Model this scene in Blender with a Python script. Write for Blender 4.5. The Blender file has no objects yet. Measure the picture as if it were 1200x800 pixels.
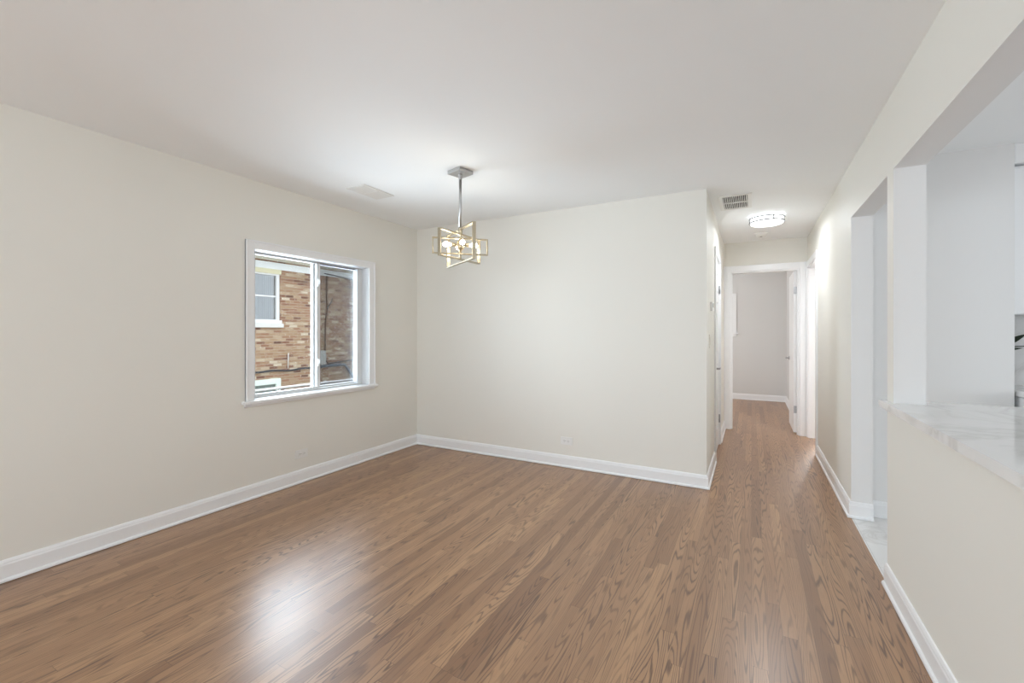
import bpy, bmesh, math, random
from mathutils import Vector, Matrix
random.seed(7)
S = bpy.context.scene
COL = S.collection
PI = math.pi

# ---------------------------------------------------------------- camera, sky, light, exposure
cam = bpy.data.cameras.new('camera')
cam.sensor_fit = 'HORIZONTAL'; cam.sensor_width = 36.0
cam.lens = 516.0 / 1200.0 * 36.0
cam.shift_y = -11.0 / 1200.0
cam.clip_start = 0.03; cam.clip_end = 300
camo = bpy.data.objects.new('camera', cam); COL.objects.link(camo)
camo.location = (0, 0, 1.274)
camo.rotation_euler = (PI / 2, 0, 0.4981)
S.camera = camo

S.view_settings.view_transform = 'Standard'
S.view_settings.look = 'None'
S.view_settings.gamma = 1.0
S.view_settings.use_curve_mapping = False
S.view_settings.exposure = 0.56
S.cycles.max_bounces = 14
S.cycles.diffuse_bounces = 8
S.cycles.glossy_bounces = 5
S.cycles.transmission_bounces = 8
S.cycles.transparent_max_bounces = 12
S.cycles.sample_clamp_indirect = 6.0
S.cycles.caustics_reflective = False
S.cycles.caustics_refractive = False
S.cycles.use_denoising = True

SKY = 1.7
w = bpy.data.worlds.new('overcast_sky'); S.world = w; w.use_nodes = True
nt = w.node_tree; nt.nodes.clear()
wo = nt.nodes.new('ShaderNodeOutputWorld'); bg = nt.nodes.new('ShaderNodeBackground')
tc = nt.nodes.new('ShaderNodeTexCoord'); sp = nt.nodes.new('ShaderNodeSeparateXYZ')
cr = nt.nodes.new('ShaderNodeValToRGB')
cr.color_ramp.elements[0].position = 0.0; cr.color_ramp.elements[0].color = (.86, .91, .97, 1)
cr.color_ramp.elements[1].position = 1.0; cr.color_ramp.elements[1].color = (.95, .98, 1, 1)
nt.links.new(tc.outputs['Generated'], sp.inputs[0]); nt.links.new(sp.outputs['Z'], cr.inputs[0])
nt.links.new(cr.outputs[0], bg.inputs[0]); bg.inputs[1].default_value = SKY
nt.links.new(bg.outputs[0], wo.inputs[0])

def area(name, loc, rot, sx, sy, power, color=(1, 1, 1), spread=PI):
    l = bpy.data.lights.new(name, 'AREA'); l.shape = 'RECTANGLE'; l.size = sx; l.size_y = sy
    l.energy = power; l.color = color; l.spread = spread
    o = bpy.data.objects.new(name, l); COL.objects.link(o); o.location = loc; o.rotation_euler = rot
    return o
# lamps added for window daylight; rear, kitchen and bedroom windows unseen (openings below)
DAY = (.86, .985, 1.11)
ROOM = (.985, .985, .985)
area('rear_fill_light', (-1.25, -3.62, 1.35), (PI / 2 + .25, 0, 0), 3.0, 1.5, 52, DAY)  # added fill lamp, brightens the room from an unseen opening behind the camera
area('daylight_dining_window', (-4.45, 2.70, .95), (0, -PI / 2, 0), 2.6, 2.6, 250, DAY)
area('kitchen_fill_light', (3.66, 1.4, 1.55), (0, PI / 2, 0), 1.1, 1.6, 11.5, ROOM)  # lamp added to light the kitchen; no window is seen there
area('daylight_side_room', (1.28, 8.26, 1.55), (-PI / 2, 0, 0), 0.7, 1.0, 34, ROOM, 1.6)
area('bedroom_fill_light', (-2.16, 8.0, 1.5), (0, -PI / 2, 0), 1.0, 1.2, 22, ROOM)  # added lamp that lifts the bedroom from an opening out of view

# ---------------------------------------------------------------- helpers
def lin(r, g, b):
    f = lambda c: (c / 255 / 12.92) if c / 255 <= .04045 else ((c / 255 + .055) / 1.055) ** 2.4
    return (f(r), f(g), f(b), 1)

class G:
    """small node graph builder"""
    def __init__(s, name):
        s.m = bpy.data.materials.new(name); s.m.use_nodes = True
        s.t = s.m.node_tree; s.t.nodes.clear()
        s.out = s.t.nodes.new('ShaderNodeOutputMaterial')
    def n(s, typ, **kw):
        o = s.t.nodes.new(typ)
        for k, v in kw.items(): setattr(o, k, v)
        return o
    def put(s, sock, v):
        if isinstance(v, bpy.types.NodeSocket): s.t.links.new(v, sock)
        elif v is not None: sock.default_value = v
    def math(s, op, a, b=None, c=None):
        o = s.n('ShaderNodeMath', operation=op)
        s.put(o.inputs[0], a); s.put(o.inputs[1], b)
        if c is not None: s.put(o.inputs[2], c)
        return o.outputs[0]
    def vec(s, x, y, z=0.0):
        o = s.n('ShaderNodeCombineXYZ'); s.put(o.inputs[0], x); s.put(o.inputs[1], y); s.put(o.inputs[2], z)
        return o.outputs[0]
    def xyz(s):
        tc = s.n('ShaderNodeTexCoord'); o = s.n('ShaderNodeSeparateXYZ'); s.put(o.inputs[0], tc.outputs['Object'])
        return o.outputs[0], o.outputs[1], o.outputs[2]
    def objco(s): return s.n('ShaderNodeTexCoord').outputs['Object']
    def white(s, v):
        o = s.n('ShaderNodeTexWhiteNoise', noise_dimensions='3D'); s.put(o.inputs['Vector'], v)
        return o.outputs['Value'], o.outputs['Color']
    def noise(s, v, scale=1.0, detail=2.0, rough=.5, dist=0.0):
        o = s.n('ShaderNodeTexNoise'); s.put(o.inputs['Vector'], v)
        o.inputs['Scale'].default_value = scale; o.inputs['Detail'].default_value = detail
        o.inputs['Roughness'].default_value = rough; o.inputs['Distortion'].default_value = dist
        return o.outputs[0]
    def ramp(s, fac, els, interp='LINEAR'):
        o = s.n('ShaderNodeValToRGB'); s.put(o.inputs[0], fac); r = o.color_ramp; r.interpolation = interp
        while len(r.elements) < len(els): r.elements.new(.5)
        for e, (p, c) in zip(r.elements, els): e.position = p; e.color = c
        return o.outputs[0]
    def mix(s, fac, a, b, blend='MIX'):
        o = s.n('ShaderNodeMix', data_type='RGBA', blend_type=blend)
        s.put(o.inputs[0], fac); s.put(o.inputs[6], a); s.put(o.inputs[7], b)
        return o.outputs[2]
    def bsdf(s, color, rough=.5, metal=0., spec=.5, bump=None, bstr=.1, bdist=.002, **kw):
        p = s.n('ShaderNodeBsdfPrincipled')
        s.put(p.inputs['Base Color'], color); s.put(p.inputs['Roughness'], rough); s.put(p.inputs['Metallic'], metal)
        p.inputs['Specular IOR Level'].default_value = spec
        for k, v in kw.items(): s.put(p.inputs[k.replace('_', ' ')], v)
        if bump is not None:
            b = s.n('ShaderNodeBump'); b.inputs['Strength'].default_value = bstr; b.inputs['Distance'].default_value = bdist
            s.put(b.inputs['Height'], bump); s.put(p.inputs['Normal'], b.outputs[0])
        s.t.links.new(p.outputs[0], s.out.inputs[0])
        return p

def paint(name, c, rough=.6, spec=.3, bscale=180, bstr=.05):
    g = G(name); co = g.objco()
    v = g.noise(co, 1.3, 3)
    col = g.mix(v, tuple(x * .985 for x in c[:3]) + (1,), tuple(min(1, x * 1.012) for x in c[:3]) + (1,))
    g.bsdf(col, rough, spec=spec, bump=g.noise(co, bscale, 2), bstr=bstr, bdist=.001)
    return g.m
def metal(name, c, rough=.3):
    g = G(name); co = g.objco()
    g.bsdf(c, rough, metal=1.0, bump=g.noise(co, 300, 1), bstr=.02, bdist=.0005)
    return g.m
def glow(name, c, st):
    g = G(name); p = g.bsdf(c, .4); p.inputs['Emission Color'].default_value = c; p.inputs['Emission Strength'].default_value = st
    return g.m

CREAM = paint('cream_wall_paint', (.805, .79, .735, 1), .55)
HALLW = CREAM
WHITEW = paint('white_wall_paint', (.80, .80, .795, 1), .5)
GREYW = paint('pale_grey_paint', (.70, .70, .69, 1), .55)
CEIL = paint('ceiling_paint', (.925, .945, .955, 1), .75, bscale=90)
TRIM = paint('white_trim_enamel', (.87, .88, .89, 1), .3, .5, 60, .02)
VINYL = paint('white_vinyl', (.70, .71, .715, 1), .35, .5, 60, .01)
TRACK = paint('grey_track', (.30, .30, .32, 1), .5)
PLASTIC = paint('white_plastic', (.82, .82, .80, 1), .35, .5, 80, .01)
SLOT = paint('dark_slot', (.12, .12, .12, 1), .6)
GAP = paint('shaded_gap_paint', (.05, .045, .04, 1), .8)
NICKEL = metal('brushed_nickel', (.55, .55, .55, 1), .38)
DKNICK = metal('satin_door_nickel', (.42, .42, .43, 1), .35)
GOLD = metal('champagne_gold', (.50, .44, .33, 1), .38)
BULBM = glow('warm_bulb_light', (1, .88, .68, 1), 42)
LAMPM = glow('white_diffuser_light', (.95, .99, 1, 1), 3.2)
RINGM = metal('dark_nickel', (.30, .30, .31, 1), .4)

def floor_mat():
    g = G('oak_strip_floor'); x, y, z = g.xyz()
    W = .0572
    u = g.math('DIVIDE', x, W); row = g.math('FLOOR', u); fx = g.math('FRACT', u)
    r1, _ = g.white(g.vec(row, 3.7, 1.1)); r2, _ = g.white(g.vec(row, 9.2, 5.3))
    L = g.math('MULTIPLY_ADD', r2, .9, .7)
    v = g.math('ADD', g.math('DIVIDE', y, L), g.math('MULTIPLY', r1, 17.3))
    b = g.math('FLOOR', v); fy = g.math('FRACT', v)
    idv, idc = g.white(g.vec(row, b, 2.2))
    sc = g.n('ShaderNodeSeparateColor'); g.put(sc.inputs[0], idc); ia, ib, ic = sc.outputs[:3]
    tone = g.ramp(idv, [(0, lin(132, 94, 64)), (.12, lin(154, 115, 82)), (.5, lin(167, 127, 92)), (.85, lin(176, 136, 99)), (1, lin(187, 146, 107))])
    # cathedral figure: contour lines of a field drawn out along the board
    px = g.math('MULTIPLY_ADD', x, 13.0, g.math('MULTIPLY', ia, 60)); py = g.math('MULTIPLY_ADD', y, .75, g.math('MULTIPLY', ib, 60))
    fld = g.noise(g.vec(px, py, g.math('MULTIPLY', ic, 30)), 1.0, 1.0, .4)
    wob = g.noise(g.vec(g.math('MULTIPLY', x, 70), g.math('MULTIPLY', y, 7), 0), 1.0, 2)
    ph = g.math('ADD', g.math('MULTIPLY', fld, 145), g.math('MULTIPLY', wob, 2.6))
    sn = g.math('SINE', ph)
    line = g.ramp(sn, [(.3, (0, 0, 0, 1)), (1, (1, 1, 1, 1))])
    pores = g.noise(g.vec(g.math('MULTIPLY', x, 420), g.math('MULTIPLY', y, 9), ia), 1.0, 3, .7)
    pr = g.ramp(pores, [(.42, (0, 0, 0, 1)), (.72, (1, 1, 1, 1))])
    amp = g.math('MULTIPLY', line, g.math('MULTIPLY_ADD', ic, .65, .42))
    amp = g.math('MULTIPLY', amp, g.math('MULTIPLY_ADD', pores, .9, .45))
    c1 = g.mix(amp, tone, lin(78, 48, 30))
    c2 = g.mix(g.math('MULTIPLY', pr, .30), c1, lin(98, 66, 47))
    broad = g.noise(g.vec(g.math('MULTIPLY', x, 30), g.math('MULTIPLY', y, 1.5), ib), 1.0, 2)
    c2 = g.mix(g.math('MULTIPLY', broad, .22), c2, lin(182, 144, 114))
    ex = g.math('MINIMUM', fx, g.math('SUBTRACT', 1.0, fx))
    ey = g.math('MULTIPLY', g.math('MINIMUM', fy, g.math('SUBTRACT', 1.0, fy)), L)
    gx = g.math('LESS_THAN', ex, .010); gy = g.math('LESS_THAN', ey, .0009)
    gap = g.math('MAXIMUM', gx, gy)
    c3 = g.mix(g.math('MULTIPLY', gap, .55), c2, lin(70, 46, 32))
    hgt = g.math('SUBTRACT', g.math('MULTIPLY', pores, .25), g.math('ADD', gap, g.math('MULTIPLY', line, .3)))
    rr = g.math('MULTIPLY_ADD', pores, .08, .27)
    g.bsdf(c3, rr, spec=1.0, bump=hgt, bstr=.06, bdist=.0008)
    return g.m
OAK = floor_mat()

def marble(name, scale=1.0, rough=.1, tile=None):
    g = G(name); co = g.objco(); x, y, z = g.xyz()
    d = g.noise(co, 1.6 * scale, 4)
    vv = g.noise(co, 1.1 * scale, 5, .55, 1.4)
    e = g.math('ABSOLUTE', g.math('SUBTRACT', vv, .5))
    vein = g.ramp(e, [(0, (1, 1, 1, 1)), (.018, (.5, .5, .5, 1)), (.06, (0, 0, 0, 1))])
    fac = g.math('MULTIPLY', vein, g.math('MULTIPLY', d, .9))
    base = g.mix(g.noise(co, 3 * scale, 3), (.78, .78, .77, 1), (.84, .84, .835, 1))
    c = g.mix(fac, base, (.56, .55, .53, 1))
    bump = None
    if tile:
        u = g.math('FRACT', g.math('DIVIDE', x, tile)); v = g.math('FRACT', g.math('DIVIDE', y, tile * 2))
        gr = g.math('MAXIMUM', g.math('LESS_THAN', u, .007), g.math('LESS_THAN', v, .0035))
        c = g.mix(gr, c, (.55, .55, .54, 1)); bump = g.math('SUBTRACT', 1.0, gr)
    g.bsdf(c, rough, spec=.5, bump=bump, bstr=.1, bdist=.001)
    return g.m
MARBLE = marble('white_veined_stone', 1.6, .09)
TILE = marble('marble_floor_tile', 2.2, .18, .305)
SPLASH = marble('grey_veined_backsplash', 1.8, .2)

def brick_mat():
    g = G('mixed_tan_brick'); x, y, z = g.xyz()
    H, W = .0677, .212
    v = g.math('DIVIDE', z, H); row = g.math('FLOOR', v); fv = g.math('FRACT', v)
    half = g.math('MULTIPLY', g.math('FLOORED_MODULO', row, 2.0), .5)
    u = g.math('ADD', g.math('DIVIDE', y, W), half); colm = g.math('FLOOR', u); fu = g.math('FRACT', u)
    idv, idc = g.white(g.vec(row, colm, 4.4))
    c = g.ramp(idv, [(0, lin(98, 66, 55)), (.1, lin(128, 90, 72)), (.3, lin(152, 114, 90)), (.55, lin(158, 130, 102)), (.8, lin(166, 140, 112)), (.93, lin(190, 174, 150)), (1, lin(205, 194, 174))])
    nz = g.noise(g.objco(), 60, 3)
    c = g.mix(g.math('MULTIPLY', nz, .3), c, lin(128, 102, 82))
    mu = g.math('LESS_THAN', fu, .06); mv = g.math('LESS_THAN', fv, .19)
    m = g.math('MAXIMUM', mu, mv)
    c = g.mix(m, c, lin(164, 148, 130))
    g.bsdf(c, .85, spec=.2, bump=g.math('SUBTRACT', g.math('MULTIPLY', nz, .3), m), bstr=.4, bdist=.006)
    return g.m
BRICK = brick_mat()
def shingle_mat():
    g = G('grey_roof_shingle'); x, y, z = g.xyz()
    row = g.math('FLOOR', g.math('DIVIDE', x, .14)); cl = g.math('FLOOR', g.math('DIVIDE', y, .3))
    iv, _ = g.white(g.vec(row, cl, 1)); g.bsdf(g.ramp(iv, [(0, lin(80, 76, 74)), (1, lin(120, 114, 110))]), .9)
    return g.m
SHINGLE = shingle_mat()
def ground_mat():
    g = G('gravel_drive'); n = g.noise(g.objco(), 14, 6, .7)
    g.bsdf(g.ramp(n, [(.3, lin(120, 118, 112)), (.7, lin(190, 188, 182))]), .95, bump=n, bstr=.5, bdist=.02)
    return g.m
GROUND = ground_mat()
EAVE = paint('cream_soffit_paint', (.80, .77, .66, 1), .6)
FRIEZE = paint('white_frieze_paint', (.78, .82, .84, 1), .5)
YELLOW = paint('yellowed_lintel_paint', (.66, .63, .44, 1), .6)
MINT = paint('pale_green_frame_paint', (.72, .82, .76, 1), .5)
CABLE = paint('black_cable', (.03, .035, .045, 1), .5)
CONDUIT = paint('brown_conduit', (.13, .07, .045, 1), .6)
PIPEB = paint('slate_blue_pipe', (.10, .13, .17, 1), .4)
BOXG = paint('grey_meter_box', (.42, .42, .40, 1), .5)
STONE = paint('limestone_sill', (.66, .66, .64, 1), .8)
CURTAIN = paint('pale_curtain', (.30, .31, .32, 1), .9)
WIRE = paint('weathered_wire', (.22, .22, .22, 1), .6)
GALV = metal('galvanised_steel', (.75, .76, .77, 1), .4)
LEAF = paint('dark_green_leaf', (.03, .05, .025, 1), .4, .5)
POT = paint('white_pot_glaze', (.80, .80, .80, 1), .25, .5)
SHADE = paint('white_shade_fabric', (.62, .63, .62, 1), .9)
def glass_mat(name, tint=(1, 1, 1, 1), refl=.06):
    g = G(name); t = g.n('ShaderNodeBsdfTransparent'); t.inputs[0].default_value = tint
    gl = g.n('ShaderNodeBsdfGlossy'); gl.inputs['Roughness'].default_value = .0
    fr = g.n('ShaderNodeFresnel'); fr.inputs[0].default_value = 1.45
    mx = g.n('ShaderNodeMixShader'); g.put(mx.inputs[0], g.math('MULTIPLY', fr.outputs[0], refl * 10))
    g.t.links.new(t.outputs[0], mx.inputs[1]); g.t.links.new(gl.outputs[0], mx.inputs[2]); g.t.links.new(mx.outputs[0], g.out.inputs[0])
    return g.m
GLASS = glass_mat('window_glass', (.97, .98, .98, 1), .06)
DGLASS = glass_mat('house_window_glass', (.80, .84, .86, 1), .42)
def screen_mat():
    g = G('insect_screen'); t = g.n('ShaderNodeBsdfTransparent'); t.inputs[0].default_value = (.66, .67, .68, 1)
    g.t.links.new(t.outputs[0], g.out.inputs[0])
    return g.m
SCREEN = screen_mat()

# ---------------------------------------------------------------- mesh helpers (all coordinates in world metres)
def box(bm, x0, x1, y0, y1, z0, z1, bev=0.0, seg=2):
    vs = [bm.verts.new(p) for p in ((x0, y0, z0), (x1, y0, z0), (x1, y1, z0), (x0, y1, z0), (x0, y0, z1), (x1, y0, z1), (x1, y1, z1), (x0, y1, z1))]
    fs = [bm.faces.new([vs[i] for i in q]) for q in ((0, 3, 2, 1), (4, 5, 6, 7), (0, 1, 5, 4), (1, 2, 6, 5), (2, 3, 7, 6), (3, 0, 4, 7))]
    if bev:
        es = list({e for f in fs for e in f.edges})
        bmesh.ops.bevel(bm, geom=es, offset=bev, segments=seg, affect='EDGES', profile=.5)
    return bm
def obox(bm, c, ux, uy, uz, hx, hy, hz, bev=0.0):
    """box on its own axes"""
    c = Vector(c); ux, uy, uz = Vector(ux), Vector(uy), Vector(uz); vs = []
    for sz in (-1, 1):
        for sx, sy in ((-1, -1), (1, -1), (1, 1), (-1, 1)): vs.append(bm.verts.new(c + ux * hx * sx + uy * hy * sy + uz * hz * sz))
    fs = [bm.faces.new([vs[i] for i in q]) for q in ((0, 3, 2, 1), (4, 5, 6, 7), (0, 1, 5, 4), (1, 2, 6, 5), (2, 3, 7, 6), (3, 0, 4, 7))]
    if bev: bmesh.ops.bevel(bm, geom=list({e for f in fs for e in f.edges}), offset=bev, segments=2, affect='EDGES', profile=.5)
def tube(bm, pts, r, n=10, cap=True):
    pts = [Vector(p) for p in pts]; rings = []
    for i, p in enumerate(pts):
        a = pts[max(0, i - 1)]; b = pts[min(len(pts) - 1, i + 1)]; t = (b - a).normalized()
        up = Vector((0, 0, 1)) if abs(t.z) < .95 else Vector((1, 0, 0))
        u = t.cross(up).normalized(); v = t.cross(u)
        rr = r[i] if isinstance(r, (list, tuple)) else r
        rings.append([bm.verts.new(p + u * rr * math.cos(2 * PI * k / n) + v * rr * math.sin(2 * PI * k / n)) for k in range(n)])
    for a, b in zip(rings, rings[1:]):
        for k in range(n): bm.faces.new((a[k], a[(k + 1) % n], b[(k + 1) % n], b[k])).smooth = True
    if cap: bm.faces.new(rings[0][::-1]); bm.faces.new(rings[-1])
def lathe(bm, c, axis, prof, n=32, smooth=True):
    """prof: list of (radius, height along axis)"""
    c = Vector(c); t = Vector(axis).normalized(); up = Vector((0, 0, 1)) if abs(t.z) < .95 else Vector((1, 0, 0))
    u = t.cross(up).normalized(); v = t.cross(u); rings = []
    for r, h in prof:
        if r < 1e-6: rings.append([bm.verts.new(c + t * h)]); continue
        rings.append([bm.verts.new(c + t * h + u * r * math.cos(2 * PI * k / n) + v * r * math.sin(2 * PI * k / n)) for k in range(n)])
    for a, b in zip(rings, rings[1:]):
        for k in range(n):
            k2 = (k + 1) % n
            if len(a) == 1 and len(b) == 1: continue
            q = (a[0], b[k2], b[k]) if len(a) == 1 else ((a[k], a[k2], b[0]) if len(b) == 1 else (a[k], a[k2], b[k2], b[k]))
            bm.faces.new(q).smooth = smooth
def sweep(bm, path, prof):
    """profile (out, z) swept along a plan polyline, mitred; 'out' is to the LEFT of the direction of travel"""
    P = [Vector((p[0], p[1])) for p in path]; rings = []
    for i, p in enumerate(P):
        n1 = n2 = None
        if i > 0: d = (p - P[i - 1]).normalized(); n1 = Vector((-d.y, d.x))
        if i < len(P) - 1: d = (P[i + 1] - p).normalized(); n2 = Vector((-d.y, d.x))
        if n1 is None: m = n2
        elif n2 is None: m = n1
        else: m = (n1 + n2) / (1 + n1.dot(n2))
        rings.append([bm.verts.new((p.x + m.x * o, p.y + m.y * o, z)) for o, z in prof])
    k = len(prof)
    for a, b in zip(rings, rings[1:]):
        for j in range(k): bm.faces.new((a[j], b[j], b[(j + 1) % k], a[(j + 1) % k]))
    bm.faces.new(rings[0]); bm.faces.new(rings[-1][::-1])
def wl(o):
    v = Vector((0, 0, 0))
    while o is not None: v = v + o.location; o = o.parent
    return v
def obj(name, bm, mat, parent=None, recalc=True):
    if recalc: bmesh.ops.recalc_face_normals(bm, faces=bm.faces)
    if parent is not None: bmesh.ops.translate(bm, verts=bm.verts, vec=-wl(parent))
    me = bpy.data.meshes.new(name); bm.to_mesh(me); bm.free()
    for m in (mat if isinstance(mat, (list, tuple)) else [mat]): me.materials.append(m)
    o = bpy.data.objects.new(name, me); COL.objects.link(o); o.parent = parent
    return o
def tag(o, label, cat, group=None, kind=None):
    o['label'] = label; o['category'] = cat
    if group: o['group'] = group
    if kind: o['kind'] = kind
    return o
def thing(name, label, cat, loc, group=None, kind=None):
    o = bpy.data.objects.new(name, None); COL.objects.link(o); o.location = loc; o.empty_display_size = .1
    return tag(o, label, cat, group, kind)
def struct(name, bm, mat, label, cat, parent=None):
    return tag(obj(name, bm, mat, parent), label, cat, None, 'structure')
def B(*boxes, bev=0.0):
    bm = bmesh.new()
    for b in boxes: box(bm, *b, bev=bev)
    return bm
def paint_by_normal(bm, test):
    """material slot 1 for the faces that test(normal, centre) picks"""
    bmesh.ops.recalc_face_normals(bm, faces=bm.faces)
    for f in bm.faces:
        f.material_index = 1 if test(f.normal, f.calc_center_median()) else 0
    return bm

# ---------------------------------------------------------------- key dimensions
XL, YB, XH, XR, YE, HC = -3.354, 3.897, -.32, .602, 6.45, 2.44
XK = .722                 # kitchen face of the right wall
YP0, YP1, YJ = 2.747, 2.856, 3.775      # post, and the jamb of the kitchen doorway
ZH = 2.062                # header underside
RY0, RY1 = 5.56, 6.39     # doorway on the right of the hall

# ---------------------------------------------------------------- the setting
struct('floor', B((-3.7, XR, -3.8, 9.5, -.06, 0), (XR, 2.7, 4.36, 8.3, -.06, 0)), OAK, 'brown oak strip floor running away down the hall', 'floor')
struct('floor_kitchen', B((XR, 3.75, -1.2, 4.36, -.06, .001)), TILE, 'white marble tile floor beyond the low wall', 'floor')
struct('ceiling', B((-3.7, 3.75, -3.8, 9.5, HC, HC + .08)), CEIL, 'smooth white ceiling over dining area and hall', 'ceiling')
WY0, WY1, WZ0, WZ1 = 2.015, 3.175, .75, 1.915          # window opening
struct('wall_left', B((XL - .22, XL, -3.8, WY0, 0, HC), (XL - .22, XL, WY0, WY1, 0, WZ0), (XL - .22, XL, WY0, WY1, WZ1, HC),
                      (XL - .22, XL, WY1, YB + .12, 0, HC)), CREAM, 'cream wall with the sliding window', 'wall')
struct('wall_back', B((XL, XH, YB, YB + .12, 0, HC)), CREAM, 'blank off-white wall behind the hanging pendant', 'wall')
DC0, DC1, DZ = 4.80, 5.52, 2.05                         # closet door opening
struct('wall_hall_left', B((XH - .12, XH, YB + .12, DC0, 0, HC), (XH - .12, XH, DC0, DC1, DZ, HC), (XH - .12, XH, DC1, YE, 0, HC)),
       CREAM, 'narrow cream wall along the left of the hall', 'wall')
EX0, EX1 = -.25, .525
bm = B((XH - .12, EX0, YE, YE + .12, 0, HC), (EX0, EX1, YE, YE + .12, DZ + .01, HC), (EX1, XK, YE, YE + .12, 0, HC))
paint_by_normal(bm, lambda n, c: n.y > .5)
struct('wall_hall_end', bm, [CREAM, GREYW], 'cream wall above the doorway at the hall end', 'wall')
bm = B((XR, XK, -3.8, .3, 0, HC), (XR, XK, .3, YP1, 0, .895), (XR, XK, .3, YP0, ZH, HC), (XR, XK, YP0, YP1, .895, HC), (XR, XK, YP1, YJ, ZH, HC),
       (XR, XK, YJ, RY0, 0, HC), (XR, XK, RY0, RY1, 2.06, HC), (XR, XK, RY1, YE, 0, HC))
paint_by_normal(bm, lambda n, c: n.x > -.5)
struct('wall_right', bm, [CREAM, WHITEW], 'cream right wall with pass-through and kitchen doorway', 'wall')
struct('wall_kitchen', B((XK, 1.427, 3.87, 3.98, 0, HC)), WHITEW, 'plain white kitchen wall seen above the counter', 'wall')
struct('wall_kitchen_back', B((XK, 3.75, 4.25, 4.36, 0, HC)), SPLASH, 'kitchen back wall with veined splashback', 'wall')
struct('wall_kitchen_side', B((3.65, 3.75, -1.2, .55, 0, HC), (3.65, 3.75, .55, 2.25, 0, 1.0), (3.65, 3.75, .55, 2.25, 2.1, HC), (3.65, 3.75, 2.25, 4.25, 0, HC)), WHITEW, 'white kitchen side wall', 'wall')
struct('wall_kitchen_front', B((XK, 3.75, -1.3, -1.2, 0, HC)), WHITEW, 'white kitchen wall opposite the splashback', 'wall')
struct('wall_rear', B((XL - .22, XR, -3.8, -3.68, 0, .6), (XL - .22, XR, -3.8, -3.68, 2.1, HC), (XL - .22, -2.75, -3.8, -3.68, .6, 2.1), (.25, XR, -3.8, -3.68, .6, 2.1)), CREAM, 'cream wall of the front room', 'wall')
struct('wall_side_room', B((2.6, 2.7, 4.36, 8.3, 0, HC), (XK, .93, 8.2, 8.3, 0, HC), (1.63, 2.6, 8.2, 8.3, 0, HC), (.93, 1.63, 8.2, 8.3, 0, 1.05), (.93, 1.63, 8.2, 8.3, 2.05, HC)), WHITEW, 'white walls of the room right of the hall', 'wall')
struct('wall_bedroom_right', B((.56, XK, YE + .12, 9.5, 0, HC)), GREYW, 'grey bedroom wall behind the open door', 'wall')
BW1 = -.31
struct('wall_bedroom_far', B((-2.3, -1.25, 9.4, 9.5, 0, HC), (BW1, .56, 9.4, 9.5, 0, HC), (-1.25, BW1, 9.4, 9.5, 0, 1.26), (-1.25, BW1, 9.4, 9.5, 1.95, HC)), GREYW, 'pale grey bedroom wall at the far end', 'wall')
struct('wall_bedroom_left', B((-2.3, -2.2, YE + .12, 7.35, 0, HC), (-2.3, -2.2, 8.65, 9.4, 0, HC), (-2.3, -2.2, 7.35, 8.65, 0, .95), (-2.3, -2.2, 7.35, 8.65, 2.05, HC), (-2.3, XH - .12, YE, YE + .12, 0, HC)), GREYW, 'grey bedroom wall out to the left', 'wall')

# baseboards: cap, flat face and shoe
BP = [(0, .003), (.024, .003), (.024, .011), (.021, .017), (.014, .021), (.014, .086), (.011, .094), (.011, .099), (.006, .110), (0, .112)]
def baseboard(name, path, label, prof=BP):
    bm = bmesh.new(); sweep(bm, path, prof); return struct(name, bm, TRIM, label, 'baseboard')
baseboard('baseboard_left', [(XL, YB), (XL, -3.6)], 'white baseboard under the sliding window')
baseboard('baseboard_back', [(XH, DC0 - .075), (XH, YB), (XL, YB)], 'white baseboard of the blank wall, wrapping into the hall')
baseboard('baseboard_hall_left', [(XH, YE - .02), (XH, DC1 + .075)], 'short white baseboard between closet door and hall end')
baseboard('baseboard_hall_right', [(XK, YJ), (XR, YJ), (XR, RY0 - .066)], 'white baseboard of the hall right wall, wrapping the jamb')
baseboard('baseboard_right', [(XR, .2), (XR, YP1 - .001)], 'white baseboard under the low counter wall')
baseboard('baseboard_kitchen', [(1.42, 3.87), (XK, 3.87)], 'white baseboard on the kitchen wall beyond the doorway')
baseboard('baseboard_bedroom', [(.56, 7.35), (.56, 9.4), (-2.2, 9.4)], 'white baseboard round the bedroom')
# thin shadow gap where the shoe meets the boards is left to the light

# ---------------------------------------------------------------- window_1 (left wall)
def ring_x(bm, x0, x1, y0, y1, z0, z1, l, r, t, b, bev=.002):
    """rectangular ring in the plane of the left wall"""
    box(bm, x0, x1, y0, y0 + l, z0, z1, bev); box(bm, x0, x1, y1 - r, y1, z0, z1, bev)
    box(bm, x0, x1, y0 + l, y1 - r, z1 - t, z1, bev); box(bm, x0, x1, y0 + l, y1 - r, z0, z0 + b, bev)
win = thing('window_1', 'white sliding window looking onto a brick house', 'window', (XL, 2.6, WZ0), kind='structure')
CW = .062
bm = bmesh.new()
for (a, b, c, d) in ((WY0 - CW, WY0 + .003, WZ0 + .002, WZ1 + CW), (WY1 - .003, WY1 + CW + .012, WZ0 + .002, WZ1 + CW), (WY0 + .003, WY1 - .003, WZ1 - .003, WZ1 + CW)):
    box(bm, XL - .001, XL + .015, a, b, c, d, .003)
    if d - c > .5: box(bm, XL, XL + .021, (a if a < 2.5 else b - .014), (a + .014 if a < 2.5 else b), c, d, .003)
    else: box(bm, XL, XL + .021, a - CW + .014, b + CW - .002, d - .014, d, .003)
obj('casing', bm, TRIM, win)
bm = B((XL - .085, XL + .045, WY0 - CW - .025, WY1 + CW + .028, WZ0 - .024, WZ0 + .002), bev=.006)
obj('stool', bm, TRIM, win)
obj('apron', B((XL - .001, XL + .014, WY0 - CW - .008, WY1 + CW + .008, WZ0 - .045, WZ0 - .022), bev=.003), TRIM, win)
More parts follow.
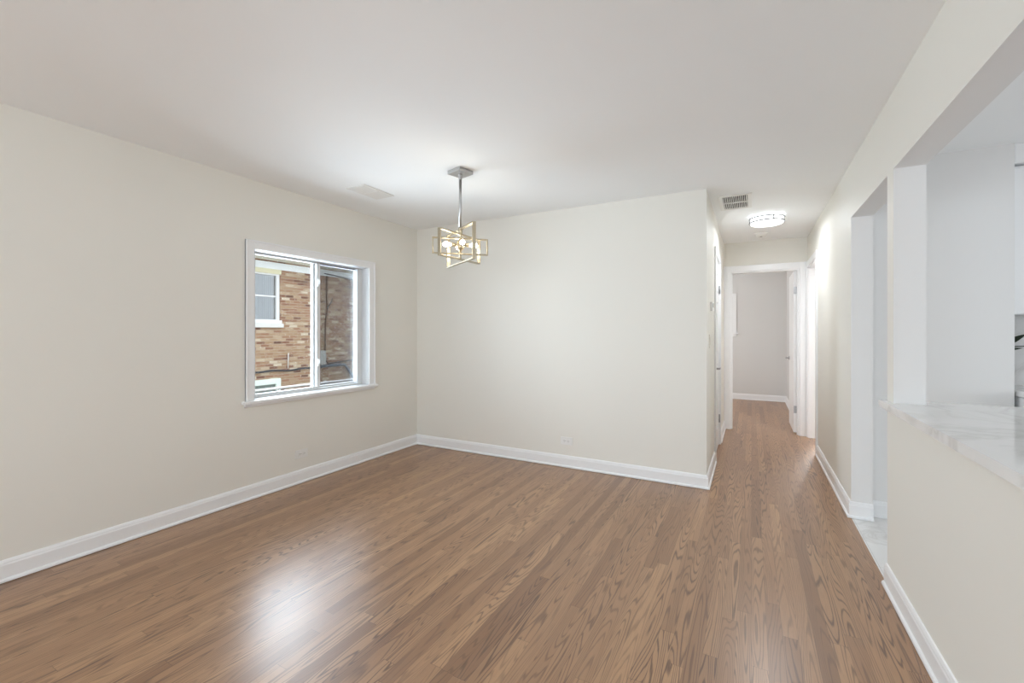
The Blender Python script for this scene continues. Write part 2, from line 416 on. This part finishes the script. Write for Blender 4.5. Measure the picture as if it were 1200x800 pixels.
bm = bmesh.new(); ring_x(bm, XL - .20, XL - .002, WY0, WY1, WZ0, WZ1, .006, .006, .006, .004, 0); obj('jamb_lining', bm, VINYL, win)
FX = XL - .086
bm = bmesh.new(); ring_x(bm, FX - .034, FX, WY0 + .006, WY1 - .006, WZ0 + .004, WZ1 - .006, .040, .060, .007, .014); ring_x(bm, FX - .085, FX - .033, WY0 + .006, WY1 - .006, WZ0 + .004, WZ1 - .006, .012, .006, .005, .014, .001); fr = obj('frame', bm, VINYL, win)
obj('track', B((FX - .008, FX + .001, WY0 + .047, WY1 - .067, WZ1 - .0165, WZ1 - .0128), (FX - .045, FX - .037, WY0 + .047, WY1 - .067, WZ1 - .024, WZ1 - .0115)), TRACK, fr)
YM = 2.655
sash = []
for (nm, y0, y1, x0, l, r) in (('interior_sash', WY0 + .046, YM + .032, FX - .036, .03, .034), ('exterior_sash', YM - .012, WY1 - .013, FX - .074, .040, .014)):
    bm = bmesh.new(); ring_x(bm, x0, x0 + .026, y0, y1, WZ0 + .019, WZ1 - .0135, l, r, .009, .013); s = obj(nm, bm, VINYL, win)
    obj('glass_pane', B((x0 + .010, x0 + .016, y0 + l, y1 - r, WZ0 + .032, WZ1 - .0225)), GLASS, s); sash.append(s)
for z in (1.00, 1.72):
    bm = bmesh.new(); box(bm, FX - .014, FX + .006, YM + .002, YM + .020, z - .035, z + .035, .004); box(bm, FX - .002, FX + .018, YM + .006, YM + .014, z - .012, z + .026, .003)
    obj('latch', bm, VINYL, sash[0])
bm = B((FX - .0815, FX - .0805, YM - .01, WY1 - .013, WZ0 + .02, WZ1 - .0135)); sc_ = obj('insect_screen', bm, SCREEN, win)
bm = bmesh.new(); ring_x(bm, FX - .084, FX - .076, YM - .012, WY1 - .013, WZ0 + .019, WZ1 - .0125, .012, .010, .008, .010, .001); obj('screen_frame', bm, VINYL, sc_)

# ---------------------------------------------------------------- doors and casings
def lever(bm, x, y, z, side, along):
    """rose and lever; side = direction it stands off, along = direction the lever points"""
    s = Vector(side); a = Vector(along); p = Vector((x, y, z))
    lathe(bm, p, s, [(0, 0), (.027, 0), (.027, .006), (.022, .009), (.010, .010), (.010, .042), (0, .042)], 20)
    tube(bm, [p + s * .040 - a * .006, p + s * .042 + a * .03, p + s * .044 + a * .11], [.010, .009, .007], 10)
def hinge(bm, x, y, z):
    tube(bm, [(x, y, z - .045), (x, y, z + .045)], .007, 10)

d1 = thing('door_1', 'white panelled closet door on the left of the hall', 'door', (XH, 5.16, 0), kind='structure')
CT = XH + .016
obj('casing', B((XH - .001, CT, DC0 - .065, DC0 + .004, 0, DZ + .065), (XH - .001, CT, DC1 - .004, DC1 + .065, 0, DZ + .065), (XH - .001, CT, DC0 + .004, DC1 - .004, DZ - .004, DZ + .065), bev=.003), TRIM, d1)
obj('jamb', B((XH - .12, XH, DC0, DC0 + .018, 0, DZ), (XH - .12, XH, DC1 - .018, DC1, 0, DZ), (XH - .12, XH, DC0 + .018, DC1 - .018, DZ - .018, DZ)), TRIM, d1)
DY0, DY1 = DC0 + .021, DC1 - .021
bm = bmesh.new()
X0, X1 = XH - .040, XH - .005
box(bm, X0, X1 - .010, DY0, DY1, .012, DZ - .021)
st, mr = .11, .10
rows = [(.012, .22), (.93, 1.05), (1.60, 1.70), (DZ - .14, DZ - .021)]
for z0, z1 in rows: box(bm, X1 - .0105, X1, DY0 + st, DY1 - st, z0, z1, .002)
ym = (DY0 + DY1) / 2
box(bm, X1 - .0105, X1, DY0, DY0 + st, .012, DZ - .021, .002); box(bm, X1 - .0105, X1, DY1 - st, DY1, .012, DZ - .021, .002)
for z0, z1 in ((.22, .93), (1.05, 1.60), (1.70, DZ - .14)):
    box(bm, X1 - .0105, X1, ym - .045, ym + .045, z0, z1, .002)
    for a, b in ((DY0 + st, ym - .045), (ym + .045, DY1 - st)): box(bm, X1 - .0105, X1 - .002, a + .022, b - .022, z0 + .022, z1 - .022, .006)
slab = obj('door_slab', bm, TRIM, d1)
bm = bmesh.new(); lever(bm, X1, DY0 + .065, .905, (1, 0, 0), (0, 1, 0)); obj('handle', bm, DKNICK, slab)
for z in (.30, 1.75):
    bm = bmesh.new(); hinge(bm, XH + .004, DY1 - .001, z); box(bm, XH - .006, XH - .003, DY1 - .022, DY1 + .010, z - .045, z + .045); obj('hinge', bm, DKNICK, slab)

d2 = thing('door_2', 'white bedroom door standing open at the hall end', 'door', (.14, YE, 0), kind='structure')
Y0, Y1 = YE - .016, YE + .001
obj('casing', B((XH + .001, EX0 + .004, Y0, Y1, 0, 2.135), (EX1 - .004, XR - .001, Y0, Y1, 0, 2.135), (EX0 + .004, EX1 - .004, Y0, Y1, DZ + .006, 2.135), bev=.003), TRIM, d2)
obj('jamb', B((EX0, EX0 + .018, YE, YE + .12, 0, DZ + .01), (EX1 - .018, EX1, YE, YE + .12, 0, DZ + .01), (EX0 + .018, EX1 - .018, YE, YE + .12, DZ - .008, DZ + .01),
              (EX0 + .018, EX0 + .03, YE + .03, YE + .075, 0, DZ - .008), (EX1 - .03, EX1 - .018, YE + .03, YE + .075, 0, DZ - .008)), TRIM, d2)
bm = bmesh.new(); SX0, SX1 = .464, .499
box(bm, SX0, SX1, YE + .125, YE + .125 + .72, .012, DZ - .012, .002); slab = obj('door_slab', bm, TRIM, d2)
bm = bmesh.new(); lever(bm, SX0, YE + .125 + .655, .915, (-1, 0, 0), (0, -1, 0)); obj('handle', bm, DKNICK, slab)
bm = bmesh.new(); lever(bm, SX1, YE + .125 + .655, .915, (1, 0, 0), (0, -1, 0)); obj('handle', bm, DKNICK, slab)
for z in (.30, 1.80):
    bm = bmesh.new(); box(bm, SX0 + .004, SX1 + .004, YE + .1225, YE + .1255, z - .045, z + .045); hinge(bm, SX1 + .007, YE + .118, z); obj('hinge', bm, DKNICK, slab)

t1 = thing('trim_1', 'white cased doorway in the hall right wall', 'door frame', (XR, 6.0, 0), kind='structure')
obj('casing', B((XR - .016, XR + .001, RY0 - .065, RY0 + .004, 0, 2.125), (XR - .016, XR + .001, RY0 + .004, YE - .017, 2.056, 2.125), (XR - .016, XR + .001, RY1 - .004, YE - .017, 0, 2.056), bev=.003), TRIM, t1)
obj('jamb', B((XR, XK, RY0, RY0 + .018, 0, 2.06), (XR, XK, RY1 - .018, RY1, 0, 2.06), (XR, XK, RY0 + .018, RY1 - .018, 2.042, 2.06)), TRIM, t1)

w2 = thing('window_2', 'white trimmed bedroom window glimpsed past the door frame', 'window', (-.78, 9.4, 1.26), kind='structure')
obj('casing', B((-1.31, -1.245, 9.384, 9.401, 1.26, 2.01), (BW1 - .005, BW1 + .06, 9.384, 9.401, 1.26, 2.01), (-1.245, BW1 - .005, 9.384, 9.401, 1.945, 2.01), bev=.003), TRIM, w2)
obj('stool', B((-1.34, BW1 + .09, 9.35, 9.40, 1.235, 1.26), bev=.004), TRIM, w2)
obj('apron', B((-1.31, BW1 + .06, 9.386, 9.401, 1.19, 1.235), bev=.003), TRIM, w2)
obj('roller_shade', B((-1.25, BW1, 9.44, 9.446, 1.26, 1.95)), SHADE, w2)

# ---------------------------------------------------------------- neighbouring house seen through the window
struct('ground', B((-24, XL - .22, -10, 30, -1.0, -.85)), GROUND, 'pale gravel ground between the two houses', 'ground')
XN = -10.2
nh = thing('brick_house', 'tan brick house seen through the window', 'house', (XN, 8, -.85))
BY0, BY1 = 5.55, 6.80           # upper window
bm = B((XN - .3, XN, 1.0, 16, -.85, 1.48), (XN - .3, XN, 1.0, BY0, 1.48, 3.0), (XN - .3, XN, BY1, 16, 1.48, 3.0), (XN - .3, XN, BY0, BY1, 2.80, 3.0))
obj('brick_wall', bm, BRICK, nh)
obj('frieze_board', B((XN, XN + .03, 1.0, 16, 2.80, 2.965), bev=.004), FRIEZE, nh)
obj('soffit', B((XN - .3, XN + .62, .6, 16.4, 3.0, 3.025)), EAVE, nh)
obj('fascia', B((XN + .60, XN + .625, .6, 16.4, 2.985, 3.18), bev=.003), FRIEZE, nh)
bm = bmesh.new()
for y in (.6, 16.4): pass
vs = [bm.verts.new(p) for p in ((XN + .66, .6, 3.17), (XN + .66, 16.4, 3.17), (XN - 4, 16.4, 5.3), (XN - 4, .6, 5.3), (XN + .66, .6, 3.23), (XN + .66, 16.4, 3.23), (XN - 4, 16.4, 5.36), (XN - 4, .6, 5.36))]
for q in ((0, 3, 2, 1), (4, 5, 6, 7), (0, 1, 5, 4), (1, 2, 6, 5), (2, 3, 7, 6), (3, 0, 4, 7)): bm.faces.new([vs[i] for i in q])
obj('roof', bm, SHINGLE, nh)
bm = bmesh.new(); ring_x(bm, XN - .10, XN - .02, BY0, BY1, 1.50, 2.72, .09, .09, .07, .08, .005); box(bm, XN - .085, XN - .03, BY0 + .09, BY1 - .09, 2.125, 2.16, .004)
wn = obj('window', bm, VINYL, nh)
obj('lintel_board', B((XN - .02, XN + .02, BY0 - .01, BY1 + .02, 2.69, 2.80), bev=.004), YELLOW, wn)
obj('sill_board', B((XN - .04, XN + .05, BY0 - .01, BY1 + .02, 1.48, 1.56), bev=.008), VINYL, wn)
obj('pane', B((XN - .07, XN - .065, BY0 + .09, BY1 - .09, 1.58, 2.65)), DGLASS, wn)
bm = bmesh.new(); prev = None
for i in range(80):
    y = BY0 + .08 + (BY1 - BY0 - .16) * i / 79; x = XN - .16 + .018 * math.sin(i * 1.7)
    c = (bm.verts.new((x, y, 1.5)), bm.verts.new((x, y, 2.7)))
    if prev: bm.faces.new((prev[0], c[0], c[1], prev[1])).smooth = True
    prev = c
obj('curtain', bm, CURTAIN, wn, recalc=False)
obj('stone_sill', B((XN - .05, XN + .06, BY0 - .04, BY1 + .06, 1.385, 1.48), bev=.006), STONE, nh)
bm = bmesh.new(); ring_x(bm, XN - .01, XN + .05, 5.2, 6.79, -.35, .145, .12, .12, .13, .10, .004); bwn = obj('basement_window', bm, MINT, nh)
obj('pane', B((XN + .002, XN + .008, 5.3, 6.68, -.26, .03)), paint('dark_green_pane', (.16, .20, .18, 1), .1, .5), bwn)
bm = bmesh.new(); pts = []
for i in range(60):
    y = 4.5 + 4.0 * i / 59; pts.append((XN + .03, y, .335 - .012 * math.sin(i * .55) - .01 * math.sin(i * .21)))
tube(bm, pts, .022, 6); obj('cable', bm, CABLE, nh)
bm = bmesh.new(); tube(bm, [(XN + .03, 6.99, .36), (XN + .03, 7.0, .75)], .012, 6); obj('pipe', bm, STONE, nh)
bm = bmesh.new(); tube(bm, [(XN + .035, 8.14, 2.80), (XN + .035, 8.13, 2.2), (XN + .035, 8.16, 1.9), (XN + .035, 8.09, 1.55), (XN + .035, 8.08, .7), (XN + .035, 8.10, .50), (XN + .035, 8.2, .40), (XN + .035, 8.32, .36)], .021, 8); obj('conduit', bm, CONDUIT, nh)
bm = bmesh.new(); tube(bm, [(XN + .05, 8.12, 1.9), (XN + .05, 8.28, 2.12), (XN + .05, 8.3, 2.2)], .014, 6); obj('wire', bm, CABLE, nh)
bm = bmesh.new(); tube(bm, [(XN + .045, 7.9, .35), (XN + .045, 8.3, .36), (XN + .045, 8.72, .355), (XN + .05, 8.86, .19), (XN + .06, 9.25, -.35), (XN + .06, 9.27, -.84)], .038, 8); obj('drain_pipe', bm, PIPEB, nh)
bm = bmesh.new(); tube(bm, [(XN + .05, 8.2, .42), (XN + .05, 8.6, .45), (XN + .05, 9.0, .47), (XN + .05, 9.3, .38), (XN + .05, 9.6, .35)], .016, 6); obj('wire', bm, CABLE, nh)
bm = bmesh.new(); tube(bm, [(XN + .045, 8.05, 2.86), (XN + .045, 8.5, 2.83), (XN + .045, 9.0, 2.79), (XN + .045, 9.8, 2.77)], .016, 6); obj('wire', bm, CABLE, nh)
obj('meter_box', B((XN, XN + .12, 7.86, 8.04, .40, .78), bev=.01), BOXG, nh)

# chain-link fence in front of it
XF, FZ = -6.5, .40
fe = thing('chain_link_fence', 'silver chain-link fence outside the window', 'fence', (XF, 5, -.85))
bm = bmesh.new(); tube(bm, [(XF, 1.0, FZ), (XF, 3.9, FZ), (XF, 5.2, FZ), (XF, 11.0, FZ - .03)], .021, 10); obj('top_rail', bm, GALV, fe)
for y in (2.75, 5.20, 7.65, 10.1):
    bm = bmesh.new(); lathe(bm, (XF - .045, y, -.85), (0, 0, 1), [(.028, 0), (.028, 1.22), (.036, 1.225), (.036, 1.25), (.02, 1.275), (0, 1.28)], 14); obj('post', bm, GALV, fe)
bm = bmesh.new(); hz0, hz1, sp_ = -.84, FZ - .012, .058; hgt = hz1 - hz0
for dsg in (1, -1):
    i = 0; y = 1.0 - (hgt if dsg > 0 else 0)
    while y < 11.0 + (hgt if dsg < 0 else 0):
        a = Vector((XF + .004 * dsg, y, hz0)); b = Vector((XF + .004 * dsg, y + dsg * hgt, hz1))
        if max(a.y, b.y) > 1.0 and min(a.y, b.y) < 11.0:
            tube(bm, [a, b], .0035, 3, False)
        y += sp_
obj('wire_mesh', bm, WIRE, fe)

# ---------------------------------------------------------------- pendant lamp
PX, PY = -1.852, 2.622
pend = thing('pendant_lamp', 'gold pendant of three crossed rectangular frames with lit bulbs', 'pendant lamp', (PX, PY, HC))
a0 = math.radians(-14); ux = (math.cos(a0), math.sin(a0), 0); uy = (-math.sin(a0), math.cos(a0), 0)
bm = bmesh.new(); obox(bm, (PX, PY, HC - .013), ux, uy, (0, 0, 1), .066, .066, .013, .003); can = obj('canopy', bm, NICKEL, pend)
for sx in (-1, 1):
    bm = bmesh.new(); lathe(bm, (PX + ux[0] * .04 * sx, PY + ux[1] * .04 * sx, HC - .026), (0, 0, -1), [(0, 0), (.006, 0), (.006, .004), (.003, .007), (0, .007)], 12)
    obj('screw', bm, NICKEL, can)
bm = bmesh.new(); lathe(bm, (PX, PY, HC - .026), (0, 0, -1), [(0, 0), (.014, 0), (.014, .012), (.008, .016), (.011, .024), (.013, .032), (.009, .042), (.0, .044)], 20); obj('swivel', bm, NICKEL, pend)
bm = bmesh.new(); tube(bm, [(PX, PY, HC - .065), (PX, PY, 2.02)], .0105, 14); obj('rod', bm, NICKEL, pend)
bm = bmesh.new(); lathe(bm, (PX, PY, 2.03), (0, 0, -1), [(0, 0), (.013, 0), (.016, .006), (.016, .05), (.010, .055), (.010, .095), (.026, .10), (.026, .15), (.018, .16), (.010, .165), (.010, .215), (.006, .225), (0, .226)], 20); hub = obj('hub', bm, GOLD, pend)
th = .4981; RX = (math.cos(th), math.sin(th)); FW = (-math.sin(th), math.cos(th))     # directions across and along the view, to read the frames' headings off the photo
def frame(lat, dep, half, z0, z1, sw=.0125, t=.0045):
    L = math.hypot(lat, dep); d = ((RX[0] * lat + FW[0] * dep) / L, (RX[1] * lat + FW[1] * dep) / L, 0); nrm = (-d[1], d[0], 0)
    bm = bmesh.new(); zc = (z0 + z1) / 2; hh = (z1 - z0) / 2
    for sgn in (-1, 1): obox(bm, (PX + d[0] * sgn * (half - t), PY + d[1] * sgn * (half - t), zc), d, nrm, (0, 0, 1), t, sw, hh, .001)
    for z in (z0 + t, z1 - t): obox(bm, (PX, PY, z), d, nrm, (0, 0, 1), half - 2 * t, sw, t, .001)
    obj('rectangular_frame', bm, GOLD, pend)
frame(-.121, -.20, .235, 1.795, 1.985)
frame(.120, -.22, .250, 1.770, 2.022)
frame(.197, .050, .202, 1.835, 1.955)
for k in range(4):
    a = math.radians(195 + 90 * k); la, de = math.cos(a), math.sin(a)
    d = Vector((RX[0] * la + FW[0] * de, RX[1] * la + FW[1] * de, 0)); c = Vector((PX, PY, 1.905))
    bm = bmesh.new(); tube(bm, [c + d * .018, c + d * .035], .006, 10)
    lathe(bm, c + d * .033, d, [(0, 0), (.013, 0), (.013, .032), (.010, .034), (0, .034)], 16); arm = obj('socket', bm, GOLD, pend)
    bm = bmesh.new(); lathe(bm, c + d * .067, d, [(0, 0), (.008, 0), (.009, .008), (.013, .018), (.0165, .030), (.017, .038), (.014, .050), (.007, .058), (0, .061)], 20); obj('bulb', bm, BULBM, arm)

# ---------------------------------------------------------------- hall ceiling lamp
HX, HY = .135, 5.10
cl = thing('ceiling_light', 'round flush ceiling light with two nickel rings in the hall', 'ceiling light', (HX, HY, HC))
bm = bmesh.new(); lathe(bm, (HX, HY, HC), (0, 0, -1), [(0, 0), (.130, 0), (.130, .012), (0, .012)], 48); obj('base', bm, PLASTIC, cl)
bm = bmesh.new(); lathe(bm, (HX, HY, HC - .010), (0, 0, -1), [(0, 0), (.142, 0), (.145, .005), (.145, .064), (.138, .072), (.09, .078), (0, .080)], 48); obj('diffuser', bm, LAMPM, cl)
ll = bpy.data.lights.new('ceiling_light_glow', 'AREA'); ll.shape = 'DISK'; ll.size = .25; ll.energy = 6.2; ll.color = (.94, .985, 1.04)
lo = bpy.data.objects.new('ceiling_light_glow', ll); COL.objects.link(lo); lo.parent = cl; lo.location = (0, 0, -.0925)
for z in (HC - .026, HC - .066):
    bm = bmesh.new(); lathe(bm, (HX, HY, z), (0, 0, -1), [(.147, -.006), (.157, -.006), (.159, 0), (.157, .006), (.147, .006), (.147, -.006)], 56); obj('ring', bm, RINGM, cl)
for k in range(4):
    a = math.radians(20 + 90 * k); bm = bmesh.new()
    obox(bm, (HX + math.cos(a) * .159, HY + math.sin(a) * .159, HC - .046), (math.cos(a), math.sin(a), 0), (-math.sin(a), math.cos(a), 0), (0, 0, 1), .003, .006, .026, .001); obj('clip', bm, RINGM, cl)

# smoke detector
sd = thing('smoke_detector', 'small round white smoke detector behind the hall ceiling light', 'smoke detector', (.10, 5.97, HC))
bm = bmesh.new(); lathe(bm, (.10, 5.97, HC), (0, 0, -1), [(0, 0), (.070, 0), (.070, .010), (.064, .014), (.060, .028), (.048, .036), (.026, .039), (0, .040)], 40); obj('body', bm, PLASTIC, sd)
bm = bmesh.new(); lathe(bm, (.10, 5.97, HC - .039), (0, 0, -1), [(0, 0), (.014, 0), (.013, .003), (0, .003)], 20); obj('test_button', bm, SLOT, sd)

# ceiling vents
v1 = thing('ceiling_vent', 'white framed return grille with fins over a painted dark recess on the hall ceiling', 'vent', (-.125, 4.42, HC))
vx0, vx1, vy0, vy1 = -.222, -.030, 4.215, 4.625
bm = bmesh.new(); fw = .035
box(bm, vx0 - fw, vx0, vy0 - fw, vy1 + fw, HC - .008, HC, .002); box(bm, vx1, vx1 + fw, vy0 - fw, vy1 + fw, HC - .008, HC, .002)
box(bm, vx0, vx1, vy0 - fw, vy0, HC - .008, HC, .002); box(bm, vx0, vx1, vy1, vy1 + fw, HC - .008, HC, .002)
obj('frame', bm, PLASTIC, v1)
obj('duct_shade', B((vx0, vx1, vy0, vy1, HC - .0012, HC - .0004)), GAP, v1)  # flat dark sheet, painted in for the shade inside the duct
bm = bmesh.new()
for i in range(13):
    x = vx0 + (vx1 - vx0) * (i + .5) / 13; obox(bm, (x, (vy0 + vy1) / 2, HC - .006), (math.cos(.9), 0, math.sin(.9)), (0, 1, 0), (-math.sin(.9), 0, math.cos(.9)), .0055, (vy1 - vy0) / 2, .0006)
obj('fins', bm, PLASTIC, v1)
obj('crossbar', B((vx0, vx1, 4.41, 4.43, HC - .010, HC - .002), bev=.001), PLASTIC, v1)
v2 = thing('ceiling_register', 'white ceiling register left of the pendant, near the window', 'vent', (-2.78, 2.66, HC))
rx0, rx1, ry0, ry1 = -2.86, -2.70, 2.51, 2.80
bm = bmesh.new(); fw = .022
box(bm, rx0 - fw, rx0, ry0 - fw, ry1 + fw, HC - .007, HC, .002); box(bm, rx1, rx1 + fw, ry0 - fw, ry1 + fw, HC - .007, HC, .002)
box(bm, rx0, rx1, ry0 - fw, ry0, HC - .007, HC, .002); box(bm, rx0, rx1, ry1, ry1 + fw, HC - .007, HC, .002)
obj('frame', bm, PLASTIC, v2)
obj('duct_shade', B((rx0, rx1, ry0, ry1, HC - .0012, HC - .0004)), TRACK, v2)  # grey sheet that paints the dim recess behind the louvres
bm = bmesh.new()
for i in range(7):
    x = rx0 + (rx1 - rx0) * (i + .5) / 7; obox(bm, (x, (ry0 + ry1) / 2, HC - .006), (math.cos(.35), 0, math.sin(.35)), (0, 1, 0), (-math.sin(.35), 0, math.cos(.35)), .0112, (ry1 - ry0) / 2, .0008)
obj('louvres', bm, PLASTIC, v2)
obj('crossbar', B((rx0, rx1, 2.645, 2.665, HC - .011, HC - .002), bev=.001), PLASTIC, v2)

# ---------------------------------------------------------------- outlets, thermostat, switch
def outlet(name, label, o, du, nrm):
    """landscape duplex outlet; o = centre on the wall, du = horizontal direction, nrm = out of the wall"""
    o, du, nrm = Vector(o), Vector(du), Vector(nrm); up = Vector((0, 0, 1))
    t = thing(name, label, 'outlet', o, group='wall outlets low on the dining walls')
    bm = bmesh.new(); obox(bm, o + nrm * .003, du, up, nrm, .058, .036, .003, .0015); obj('cover_plate', bm, PLASTIC, t)
    for sgn in (-1, 1):
        c = o + du * sgn * .0195
        bm = bmesh.new(); obox(bm, c + nrm * .0067, du, up, nrm, .0135, .0165, .0012, .001); r = obj('receptacle', bm, PLASTIC, t)
        bm = bmesh.new()
        for k in (-.006, .006): obox(bm, c + nrm * .0080 + up * k - du * .002, du, up, nrm, .0045, .0011, .0004)
        lathe(bm, c + nrm * .0077 + du * .0085, nrm, [(0, 0), (.0025, 0), (.0025, .0006), (0, .0006)], 10)
        obj('slots', bm, SLOT, r)
    bm = bmesh.new(); lathe(bm, o + nrm * .006, nrm, [(0, 0), (.003, 0), (.002, .0012), (0, .0014)], 10); obj('screw', bm, NICKEL, t)
outlet('wall_outlet', 'white outlet low on the cream wall below the window', (XL, 2.427, .245), (0, 1, 0), (1, 0, 0))
outlet('wall_outlet.001', 'white outlet low on the blank wall below the pendant', (-1.533, YB, .248), (1, 0, 0), (0, -1, 0))
tm = thing('thermostat', 'small white thermostat on the hall corner, above the light switch', 'thermostat', (XH, 4.30, 1.50))
obj('body', B((XH, XH + .022, 4.245, 4.355, 1.462, 1.542), bev=.004), PLASTIC, tm)
obj('display', B((XH + .0215, XH + .0228, 4.265, 4.325, 1.492, 1.53)), paint('grey_display', (.35, .37, .36, 1), .2, .5), tm)
ls = thing('light_switch', 'cream light switch on the hall corner, under the thermostat', 'light switch', (XH, 4.16, 1.2))
SWP = paint('ivory_plastic', (.78, .75, .68, 1), .35, .5)
obj('cover_plate', B((XH, XH + .006, 4.122, 4.198, 1.135, 1.255), bev=.002), SWP, ls)
obj('rocker', B((XH + .005, XH + .010, 4.143, 4.177, 1.162, 1.228), bev=.002), SWP, ls)

# ---------------------------------------------------------------- kitchen glimpses
tag(obj('countertop', B((.572, 1.25, .3, 2.746, .896, .931), (.572, .601, 2.746, 2.878, .896, .931), (.723, 1.25, 2.746, 2.878, .896, .931), (.601, .723, 2.857, 2.878, .896, .931)), MARBLE), 'white marble countertop on the low wall at right', 'countertop')
uc = thing('kitchen_cabinet', 'white wall cabinet at the right edge, above the splashback', 'cabinet', (1.8, 4.25, 1.384))
obj('body', B((1.432, 2.3, 3.92, 4.248, 1.384, 2.309), bev=.001), TRIM, uc)
for a, b in ((1.436, 1.864), (1.868, 2.296)):
    bm = bmesh.new(); box(bm, a, b, 3.905, 3.919, 1.388, 2.29)
    for q in ((a, a + .06, 1.388, 2.29), (b - .06, b, 1.388, 2.29), (a + .06, b - .06, 1.388, 1.448), (a + .06, b - .06, 2.23, 2.29)): box(bm, q[0], q[1], 3.899, 3.906, q[2], q[3], .001)
    dd = obj('door', bm, TRIM, uc)
    bm = bmesh.new(); hx = b - .03 if a < 1.5 else a + .03; tube(bm, [(hx, 3.9, 1.42), (hx, 3.875, 1.42), (hx, 3.875, 1.54), (hx, 3.9, 1.54)], .005, 8); obj('handle', bm, DKNICK, dd)
obj('crown', B((1.430, 2.3, 3.88, 4.248, 2.316, HC), bev=.006), TRIM, uc)
bc = thing('base_cabinet', 'white base cabinet at the right edge, under the far counter', 'cabinet', (1.8, 4.25, 0))
obj('body', B((1.45, 3.4, 3.70, 4.245, .10, .872), (1.47, 3.4, 3.76, 4.245, .0015, .10)), TRIM, bc)
for i in range(4):
    a = 1.454 + i * .4845; bm = bmesh.new(); box(bm, a, a + .48, 3.682, 3.699, .105, .70, .002); dd = obj('door', bm, TRIM, bc)
    bm = bmesh.new(); tube(bm, [(a + .44, 3.685, .54), (a + .44, 3.66, .54), (a + .44, 3.66, .66), (a + .44, 3.685, .66)], .005, 8); obj('handle', bm, DKNICK, dd)
    bm = bmesh.new(); box(bm, a, a + .48, 3.682, 3.699, .706, .868, .002); dd = obj('drawer', bm, TRIM, bc)
    bm = bmesh.new(); tube(bm, [(a + .18, 3.685, .79), (a + .18, 3.66, .79), (a + .30, 3.66, .79), (a + .30, 3.685, .79)], .005, 8); obj('handle', bm, DKNICK, dd)
tag(obj('kitchen_worktop', B((1.44, 3.4, 3.655, 4.248, .873, .914), (1.15, 1.44, 3.985, 4.248, .873, .914), bev=.010), MARBLE), 'white worktop of the far counter at the right edge', 'worktop')
pl = thing('potted_plant', 'dark leafed plant peeping past the kitchen wall at the right edge', 'plant', (1.36, 4.12, .914))
bm = bmesh.new(); lathe(bm, (1.36, 4.12, .914), (0, 0, 1), [(0, 0), (.038, 0), (.046, .05), (.052, .11), (.046, .112), (.042, .10), (0, .098)], 28); obj('pot', bm, POT, pl)
bm = bmesh.new(); tube(bm, [(1.36, 4.12, 1.01), (1.365, 4.118, 1.12), (1.372, 4.11, 1.20)], .004, 8); obj('stem', bm, LEAF, pl)
def leaf(p0, p1, wd, droop):
    p0, p1 = Vector(p0), Vector(p1); d = p1 - p0; side = d.cross(Vector((.3, -1, .2))).normalized(); bm = bmesh.new(); rows = []
    for i in range(9):
        t = i / 8; c = p0 + d * t + Vector((0, 0, -droop * t * t)); ww = wd * math.sin(PI * min(1, t * .96 + .04)) ** .8
        rows.append([bm.verts.new(c + side * ww * s_ + Vector((0, .004 * abs(s_), .0))) for s_ in (-1, 0, 1)])
    for a, b in zip(rows, rows[1:]):
        for k in range(2): bm.faces.new((a[k], a[k + 1], b[k + 1], b[k])).smooth = True
    bmesh.ops.solidify(bm, geom=bm.faces[:], thickness=.0012)
    obj('leaf', bm, LEAF, pl)
leaf((1.40, 4.10, 1.15), (1.548, 4.05, 1.262), .020, .0)
leaf((1.372, 4.11, 1.17), (1.60, 4.07, 1.187), .004, .0)
leaf((1.40, 4.10, 1.148), (1.535, 4.05, 1.172), .010, .0)
leaf((1.37, 4.115, 1.18), (1.27, 4.14, 1.28), .02, .0)
leaf((1.37, 4.115, 1.19), (1.36, 4.18, 1.32), .02, .0)
leaf((1.365, 4.115, 1.10), (1.27, 4.08, 1.15), .02, .01)
